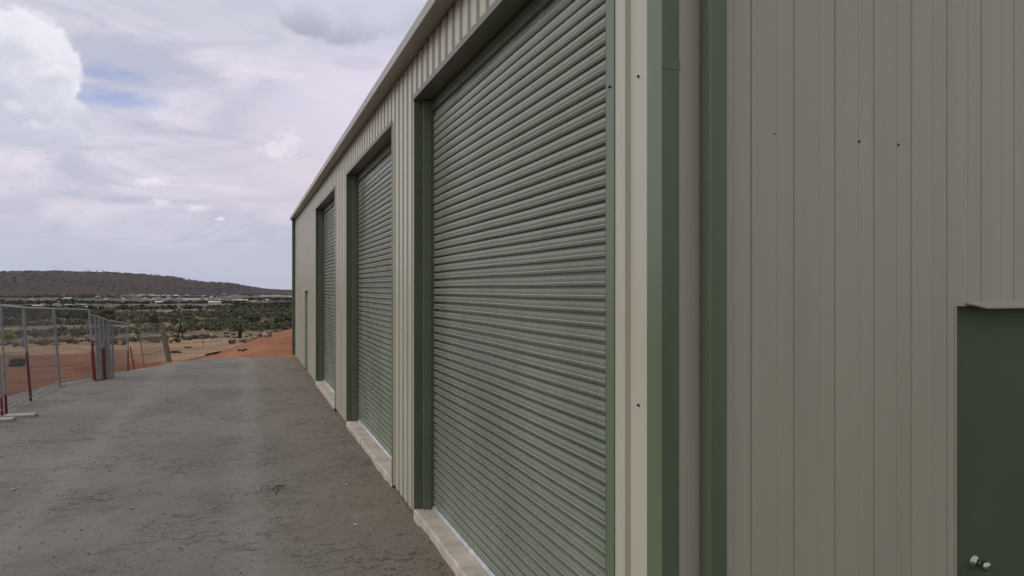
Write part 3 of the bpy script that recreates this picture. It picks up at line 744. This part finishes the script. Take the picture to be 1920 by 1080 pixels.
# ------------------------------------------------------------------ scrub belt, woodland, town, hill
rnd = random.Random(21)
def keep(x, y, sc_, thr, sd): return noise.noise(Vector((x*sc_, y*sc_, sd))) > thr
m1 = MB(); m2 = MB(); m3 = MB()
def scatter(m, n, r0, r1, hgt, nl, thr, sd, az0=-17, az1=6.5, wide=1.3, noi_s=.012):
    k = 0; tries = 0
    while k < n and tries < n*30:
        tries += 1
        t = rnd.random(); r = r0*(r1/r0)**t; a = R(rnd.uniform(az0, az1)); x, y = r*sin(a), r*cos(a)
        if not keep(x, y, noi_s, thr, sd): continue
        h = hgt*rnd.uniform(.6, 1.25); w_ = h*wide*rnd.uniform(.7, 1.5)
        leaves(m, (x, y, ground(x, y)+h*.45), (w_*.5, w_*.5, h*.55), nl, w_*.05 if nl > 150 else w_*.08 if nl > 50 else w_*.17, rnd, lobes=4); k += 1
scatter(m3, 230, 66, 150, .45, 40, .08, 7, wide=1.8, noi_s=.03)
scatter(m1, 620, 135, 300, 1.6, 190, -.03, 2, wide=1.7)
scatter(m1, 1000, 250, 620, 2.6, 80, -.10, 3, wide=2.0)
scatter(m2, 800, 600, 1300, 3.2, 24, -.02, 4, wide=2.4, noi_s=.006)
scatter(m2, 600, 1300, 3400, 4.5, 16, .05, 4, wide=3.2, noi_s=.003)
tag(m3.build('dry_tussocks', M_leafg, fix=False), 'dry tussocks dotted over the sandy slope', 'ground cover', kind='stuff')
tag(m1.build('scrub_woodland', M_leafo, fix=False), 'belt of olive green scrub woodland below the slope', 'woodland', kind='stuff')
tag(m2.build('distant_woodland', M_leafd, fix=False), 'distant dark woodland across the plain around the town', 'woodland', kind='stuff')
# town
def house_mesh(name, w, d, h, roof, big=False):
    me = MB(); me.box(-w/2, w/2, -d/2, d/2, -1, h)
    o = me
    r = MB(); e = .5
    r.prism([(-d/2-e, h), (0, h+roof), (d/2+e, h), (d/2+e, h-.15), (0, h+roof-.18), (-d/2-e, h-.15)], 'x', -w/2-e, w/2+e)
    return me, r
def house(px, py, w, d, h, roof, lab, group, rot, first=None, z=None):
    if z is None: q, z = gp(px, py)
    else: q = at(px, py, z)
    loc = (q.x, q.y, ground(q.x, q.y))
    if first is None:
        root = empty('house', loc, lab, 'house', group); a, b = house_mesh('house', w, d, h, roof)
        oa = a.build('wall', M_hwall, root); ob = b.build('roof', M_hroof, root)
        oa.location = (0,0,0); ob.location = (0,0,0)
        for k in range(3):
            wn = MB(); wn.box(-w*.35+k*w*.28, -w*.35+k*w*.28+w*.12, -d/2-.03, -d/2+.03, h*.35, h*.75)
            ow = wn.build('window', M_hwin, root); ow.location = (0,0,0)
    else:
        root = first.copy(); col.objects.link(root); root.location = loc; tag(root, lab, 'house', group)
        for ch in list(first.children):
            c = ch.copy(); col.objects.link(c); c.parent = root
    root.rotation_euler = (0, 0, rot)
    return root
h0 = house(330, 557, 13, 9, 3, 1.8, 'small pale roofed house in the distant town', 'town houses on the plain', .3)
bpy.context.view_layer.update()
rh = random.Random(5)
spots = []
for k in range(46): spots.append((rh.gauss(285, 45), rh.uniform(553, 563)))
for k in range(40): spots.append((rh.uniform(330, 552), rh.uniform(547, 571)))
for k in range(26): spots.append((rh.uniform(55, 170), rh.uniform(560, 578)))
for k in range(26): spots.append((rh.uniform(350, 550), rh.uniform(545, 552)))
for px, py in spots:
    r_ = house(px, py, 0,0,0,0, 'small pale roofed house in the distant town', 'town houses on the plain', rh.uniform(-.5, .5)-TH*.3, first=h0)
    k = rh.uniform(.45, .85)*(1 if py < 558 else .62 if py < 566 else .42); r_.scale = (k*rh.uniform(.8, 1.7), k, k)
sheds = [(70,551,22,'long white shed at the foot of the hill, the left one'),(166,551,20,'long white shed at the foot of the hill, the middle one'),(345,549,26,'long white shed low on the end of the hill'),
         (521,557,62,'very long white building ending at the shed corner'),(360,564,28,'long pale building in the middle of the town'),(128,561,13,'short white shed left in the town'),(403,571,20,'pale long roof just above the woodland belt'),
         (455,566,18,'white roof right of the pale long roof'),(300,570,14,'pale roof over the left part of the woodland belt')]
for i, (px, py, wpx, lab) in enumerate(sheds):
    q, z = gp(px, py); s = z/1387
    root = empty('industrial_shed', (q.x, q.y, ground(q.x, q.y)), lab, 'shed', 'long sheds on the plain')
    hh = max(2.6, 1.6*s); a, b = house_mesh('s', wpx*s, 10*max(1, s*.6), hh, 1.2*max(1, s*.4))
    for mm_, nm, mt_ in ((a, 'wall', M_hroof), (b, 'roof', M_hroof)):
        o = mm_.build(nm, mt_, root); o.location = (0,0,0)
    root.rotation_euler = (0,0,-TH*.5)
# hill
ridge_px = [(-900,515),(-500,506),(-200,512),(0,511),(60,509),(110,509),(150,510.5),(200,511),(245,514),(290,516),(330,520),(370,527),(400,530),(440,532),(455,536),(480,539.5),(505,542),(560,545)]
def ridge_el(a):
    px = 960+1387*tan(a-TH)
    for (x0,y0),(x1,y1) in zip(ridge_px, ridge_px[1:]):
        if x0 <= px <= x1:
            y = y0+(y1-y0)*(px-x0)/(x1-x0); return (541-y)/1387*cos(a-TH)
    return (541-515)/1387*cos(a-TH) if px < -900 else -.004
RC = 5200
mb = MB(); vs = []; fs = []; NA = 520; NR = 40
a0, a1 = R(-44), R(6)
for j in range(NR+1):
    u = j/NR; r = 3300+5200*u
    for i in range(NA+1):
        a = a0+(a1-a0)*i/NA
        fall = ss(a, R(-44), R(-38))
        Hc = max(0, ridge_el(a)*RC+CH+27+(5*noise.noise(Vector((a*38, 2, 0)))+2.5*noise.noise(Vector((a*130, 2, 0))))*ss(ridge_el(a)*RC, 0, 40))*fall
        t = ss(r, 3300, RC) if r < RC else 1-ss(r, RC, 8500)
        x, y = r*sin(a), r*cos(a)
        base = CH-Hr(r)
        bumps = (26*noise.noise(Vector((x*.0012, y*.0012, 3)))+9*noise.noise(Vector((x*.005, y*.005, 4))))*t*(1-t*.85)*1.6+1.6*noise.noise(Vector((x*.018, y*.018, 4)))*t
        vs.append((x, y, base-6+(Hc+6)*t**.8*(1 if r < RC else 1)+bumps*min(1, Hc/60)))
n = NA+1
for j in range(NR):
    for i in range(NA): fs.append((j*n+i, j*n+i+1, (j+1)*n+i+1, (j+1)*n+i))
mb.add(vs, fs)
M_hill = mat('hill_scrubland', (.026,.018,.017), .95, .1, var=.25, scale=.0022, c2=(.052,.036,.029), det=9, bump=.25, bscale=.012, bdist=6)
tag(mb.build('hill', M_hill, fix=False, smooth=True), kind='structure')
hillz = {}
def hz(a): return ridge_el(a)*RC+CH
m = MB(); rh2 = random.Random(9)
for k in range(430):
    px = rh2.uniform(-40, 490); a = TH+atan((px-960)/1387)
    w_ = rh2.uniform(8, 22); 
    if noise.noise(Vector((px*.035, 0, 0))) < -.05 and rh2.random() < .75: w_ *= .5
    h = w_*rh2.uniform(.35, .6)
    r = RC-rh2.uniform(-30, 60)
    leaves(m, (r*sin(a), r*cos(a), hz(a)+h*.2), (w_*.5, w_*.5, h*.6), 14, w_*.2, rh2, lobes=3)
for k in range(500):
    px = rh2.uniform(-60, 470); a = TH+atan((px-960)/1387); r = rh2.uniform(3700, 5150); t = ss(r, 3300, RC)
    base = CH-Hr(r); z = base-6+(max(0, ridge_el(a)*RC+CH+27)+6)*t**.8
    x, y = r*sin(a), r*cos(a)
    Hc = max(0, ridge_el(a)*RC+CH+27)
    z += ((26*noise.noise(Vector((x*.0012, y*.0012, 3)))+9*noise.noise(Vector((x*.005, y*.005, 4))))*t*(1-t*.85)*1.6)*min(1, Hc/60)
    w_ = rh2.uniform(8, 20); leaves(m, (x, y, z+2), (w_*.5, w_*.5, 3), 7, w_*.22, rh2, lobes=3)
tag(m.build('hill_scrub', M_scrub, fix=False), 'dark scrub covering the hill and its ridge', 'scrub', kind='stuff')
for i, px in enumerate((164, 169, 181, 193, 226)):
    a = TH+atan((px-960)/1387); x, y = RC*sin(a), RC*cos(a); z0 = hz(a)-3; m = MB(); hh = (17, 12, 19, 15, 10)[i]
    root = empty('tree', (x, y, z0), ['first of the lone trees on the hill crest from the left', 'second of the lone trees on the hill crest, lower than its neighbours', 'tallest lone tree in the middle of the hill crest', 'lone tree right of the tallest one on the hill crest', 'outlying small tree farthest right on the hill crest'][i], 'tree', 'lone trees on the hill crest')
    m.tube([(x,y,z0-2),(x,y,z0+hh*.6)], [1.2,.8], 6); m.build('trunk', M_bark, root)
    m = MB(); leaves(m, (x, y, z0+hh*.72), (5.5, 5.5, hh*.33), 90, 1.8, random.Random(i), lobes=4); m.build('crown', M_scrub, root, fix=False)

# power line far left
pA = at(-260, 428, 300); pB = at(640, 446, 420); m = MB()
pts = [pA.lerp(pB, k/24)-Vector((0,0,6*(4*(k/24)*(1-k/24))*.5)) for k in range(25)]
m.tube(pts, .017, 5); 
M_cab = mat('cable', (.08,.08,.09), .6, .3)
tag(m.build('overhead_cable', M_cab, loc=pA), 'thin overhead cable crossing the sky low on the left', 'cable')

# ------------------------------------------------------------------ haze
hb = MB(); hb.box(-12000, 9000, -600, 12500, -60, 150)
mh = bpy.data.materials.new('thin_air'); mh.use_nodes = True; nt = mh.node_tree
for nd in list(nt.nodes): nt.nodes.remove(nd)
outn = nt.nodes.new('ShaderNodeOutputMaterial'); pv = nt.nodes.new('ShaderNodeVolumePrincipled')
pv.inputs['Color'].default_value = (.80,.80,.92,1); pv.inputs['Density'].default_value = .09/6000
nt.links.new(pv.outputs[0], outn.inputs['Volume'])
HAZE = True
if HAZE: tag(hb.build('haze', mh), 'thin lilac haze over the plain', 'haze', kind='stuff')

# ------------------------------------------------------------------ sky and light
SUN_EL, SUN_AZ = 38, -72      # azimuth from +Y toward +X
w = bpy.data.worlds.new('World'); sc.world = w; w.use_nodes = True; nt = w.node_tree; N = nt.nodes; L = nt.links
bg = N['Background']; bg.inputs['Strength'].default_value = .1
sky = N.new('ShaderNodeTexSky'); sky.sky_type = 'NISHITA'; sky.sun_disc = False
sky.sun_elevation = R(SUN_EL); sky.sun_rotation = R(SUN_AZ); sky.air_density = 1; sky.dust_density = 1.5
tc = N.new('ShaderNodeTexCoord'); sep = N.new('ShaderNodeSeparateXYZ'); L.new(tc.outputs['Generated'], sep.inputs[0])
def ma(op, a, b_=None, c=None):
    q = N.new('ShaderNodeMath'); q.operation = op
    for i, v in enumerate((a, b_, c)):
        if v is None: continue
        if isinstance(v, (int, float)): q.inputs[i].default_value = v
        else: L.new(v, q.inputs[i])
    return q.outputs[0]
def rng(v, a, b_, lo=0, hi=1):
    q = N.new('ShaderNodeMapRange'); q.interpolation_type = 'SMOOTHSTEP'; q.inputs['From Min'].default_value = a; q.inputs['From Max'].default_value = b_
    q.inputs['To Min'].default_value = lo; q.inputs['To Max'].default_value = hi; L.new(v, q.inputs['Value']); return q.outputs[0]
def mix(f, a, b_):
    q = N.new('ShaderNodeMix'); q.data_type = 'RGBA'
    if isinstance(f, (int, float)): q.inputs[0].default_value = f
    else: L.new(f, q.inputs[0])
    for i, v in ((6, a), (7, b_)):
        if isinstance(v, tuple): q.inputs[i].default_value = (*v, 1)
        else: L.new(v, q.inputs[i])
    return q.outputs[2]
AZ = ma('MULTIPLY', ma('ARCTAN2', sep.outputs[0], sep.outputs[1]), 180/pi)
EL = ma('MULTIPLY', ma('ARCSINE', sep.outputs[2]), 180/pi)
cmb = N.new('ShaderNodeCombineXYZ'); L.new(AZ, cmb.inputs[0]); L.new(EL, cmb.inputs[1])
def noi(scale, detail=8, rough=.6, stretch=(1,1,1), off=(0,0,0), dist=0):
    mp = N.new('ShaderNodeMapping'); mp.inputs['Scale'].default_value = stretch; mp.inputs['Location'].default_value = off; L.new(cmb.outputs[0], mp.inputs[0])
    n = N.new('ShaderNodeTexNoise'); n.inputs['Scale'].default_value = scale; n.inputs['Detail'].default_value = detail; n.inputs['Roughness'].default_value = rough; n.inputs['Distortion'].default_value = dist
    L.new(mp.outputs[0], n.inputs['Vector']); return n.outputs['Fac']
def pxd(px, py):
    a = atan((px-960)/1387); return math.degrees(TH+a), math.degrees(atan((541-py)/1387*cos(a)))
def blob(px, py, rx, ry):
    """soft elliptical field, 1 in the middle, falling to 0 at its edge, in degrees of azimuth and elevation"""
    a, e = pxd(px, py); kx = rx/24.0; ky = ry/24.0
    dx = ma('DIVIDE', ma('SUBTRACT', AZ, a), kx); dy = ma('DIVIDE', ma('SUBTRACT', EL, e), ky)
    return ma('SUBTRACT', 1.0, ma('SQRT', ma('ADD', ma('MULTIPLY', dx, dx), ma('MULTIPLY', dy, dy))))
K = 1/.1
def C(c, k=1): return tuple(x*K*k*1.07 for x in S(c))
st = noi(.22, 8, .6, (.45, 1.6, 1), (3, 1, 0), .6)
st2 = noi(.12, 6, .55, (.6, 1.8, 1), (9, 4, 0), .4)
fineN = noi(.75, 9, .62, (1, 1.3, 1), (2, 7, 0), .3)
layer = mix(rng(st, .36, .66), C((184,186,205)), C((222,215,227)))
layer = mix(rng(st2, .45, .68), layer, C((203,200,216)))
# rosy light low in the middle of the view, cooler grey toward the horizon and high up
layer = mix(ma('MULTIPLY', rng(blob(560, 330, 330, 150), 0, .9), .55), layer, C((219,207,219)))
layer = mix(ma('MULTIPLY', rng(blob(700, 170, 260, 170), 0, .9), .75), layer, C((223,215,232)))
layer = mix(rng(EL, 6.5, 1.0, 0, .9), layer, C((184,189,206)))
layer = mix(ma('MULTIPLY', rng(EL, 15.5, 20), .75), layer, C((194,198,211)))
# veil holes where the sky shows
hole = ma('MAXIMUM', ma('MAXIMUM', blob(215, 186, 125, 26), ma('SUBTRACT', blob(205, 138, 120, 26), .22)), blob(0, 118, 26, 20))
hole = rng(ma('ADD', hole, ma('MULTIPLY', ma('SUBTRACT', noi(.9, 7, .6, (.7,2,1), (4,4,0)), .5), .9)), .0, .95)
blue = mix(.5, sky.outputs[0], C((146,168,215)))
blue = C((136,161,214))
col1 = mix(ma('MULTIPLY', hole, .68), layer, mix(.2, blue, sky.outputs[0]))
# cumulus at the left
edgeN = ma('MULTIPLY', ma('SUBTRACT', fineN, .5), .75)
cum = ma('MAXIMUM', ma('MAXIMUM', blob(40, 120, 85, 85), blob(88, 132, 52, 62)), ma('MAXIMUM', blob(78, 225, 80, 52), blob(20, 215, 85, 58)))
cumf = ma('ADD', cum, ma('MULTIPLY', edgeN, .62))
cumm = rng(cumf, .0, .16)
shade = ma('ADD', ma('ADD', ma('MULTIPLY', ma('SUBTRACT', EL, 12.6), .17), ma('MULTIPLY', ma('ADD', AZ, 13.0), .09)), ma('MULTIPLY', ma('SUBTRACT', noi(.5, 9, .62, (1,1.1,1), (7,2,0), .5), .5), 2.0))
cc = mix(rng(shade, -.6, 1.1), C((196,198,213)), C((236,236,243)))
fadeb = rng(EL, 7.8, 11.0)
col1 = mix(ma('MULTIPLY', cumm, ma('MULTIPLY', fadeb, .95)), col1, cc)
# grey cloud, top middle
gc = ma('MAXIMUM', blob(640, 20, 105, 62), ma('MAXIMUM', blob(575, 15, 60, 50), blob(730, -5, 80, 70)))
gcf = rng(ma('ADD', gc, ma('MULTIPLY', edgeN, .7)), .0, .22)
gshade = mix(rng(ma('ADD', ma('MULTIPLY', ma('SUBTRACT', EL, 18.2), .22), noi(.3, 6, .5, (1,1.3,1), (1,1,0), .4)), .30, 1.05), C((166,167,183)), C((203,203,218)))
col1 = mix(ma('MULTIPLY', gcf, .85), col1, gshade)
g2 = rng(ma('ADD', blob(672, 118, 62, 16), ma('MULTIPLY', edgeN, .8)), .0, .5)
col1 = mix(ma('MULTIPLY', g2, .5), col1, C((196,190,208)))
# puffs
for px, py, rx, ry, k in ((520, 282, 42, 24, .75), (545, 262, 30, 22, .6), (268, 342, 20, 10, 1), (290, 341, 26, 12, 1), (302, 380, 24, 9, .7), (372, 390, 30, 8, .8), (415, 410, 10, 5, .8), (30, 200, 26, 12, .5), (70, 236, 26, 10, .5)):
    pf = rng(ma('ADD', blob(px, py, rx, ry), ma('MULTIPLY', ma('SUBTRACT', noi(1.7, 8, .65, (1,1.4,1), (px*.1, 2, 0), .5), .5), 2.6)), .0, .95)
    col1 = mix(ma('MULTIPLY', pf, k), col1, C((230,224,236)))
# the rest of the dome: broken overcast, brighter around the sun
sv = Vector((sin(R(SUN_AZ))*cos(R(SUN_EL)), cos(R(SUN_AZ))*cos(R(SUN_EL)), sin(R(SUN_EL))))
dt = N.new('ShaderNodeVectorMath'); dt.operation = 'DOT_PRODUCT'; L.new(tc.outputs['Generated'], dt.inputs[0]); dt.inputs[1].default_value = sv
glow = rng(dt.outputs['Value'], .2, 1.0, 0, 1)
hi = rng(EL, 24, 40)
dome = mix(rng(noi(.05, 6, .6, (1,1.4,1)), .4, .6), C((180,184,200)), C((232,230,238)))
dome = mix(ma('MULTIPLY', glow, .8), dome, C((255,250,246), 1.5))
rear = rng(sep.outputs[1], .25, -.45)
dome = mix(ma('MULTIPLY', rear, .8), dome, C((202,202,203)))
col1 = mix(ma('MULTIPLY', rear, .8), col1, C((202,202,203)))
fin = mix(hi, col1, dome)
fin = mix(rng(EL, 0, -1.5), fin, C((120,108,100)))
L.new(fin, bg.inputs['Color'])
sl = bpy.data.lights.new('sun', 'SUN'); sl.energy = 1.5; sl.angle = R(35); sl.color = (1, .965, .91)
so = bpy.data.objects.new('sun', sl); col.objects.link(so)
so.rotation_euler = (-sv).to_track_quat('-Z', 'Y').to_euler(); so.location = (0,0,40)

vs_ = sc.view_settings; vs_.view_transform = 'Standard'; vs_.look = 'None'; vs_.exposure = 0; vs_.gamma = 1; vs_.use_curve_mapping = False
sc.render.resolution_x = 1024; sc.render.resolution_y = 576
sc.render.engine = 'CYCLES'
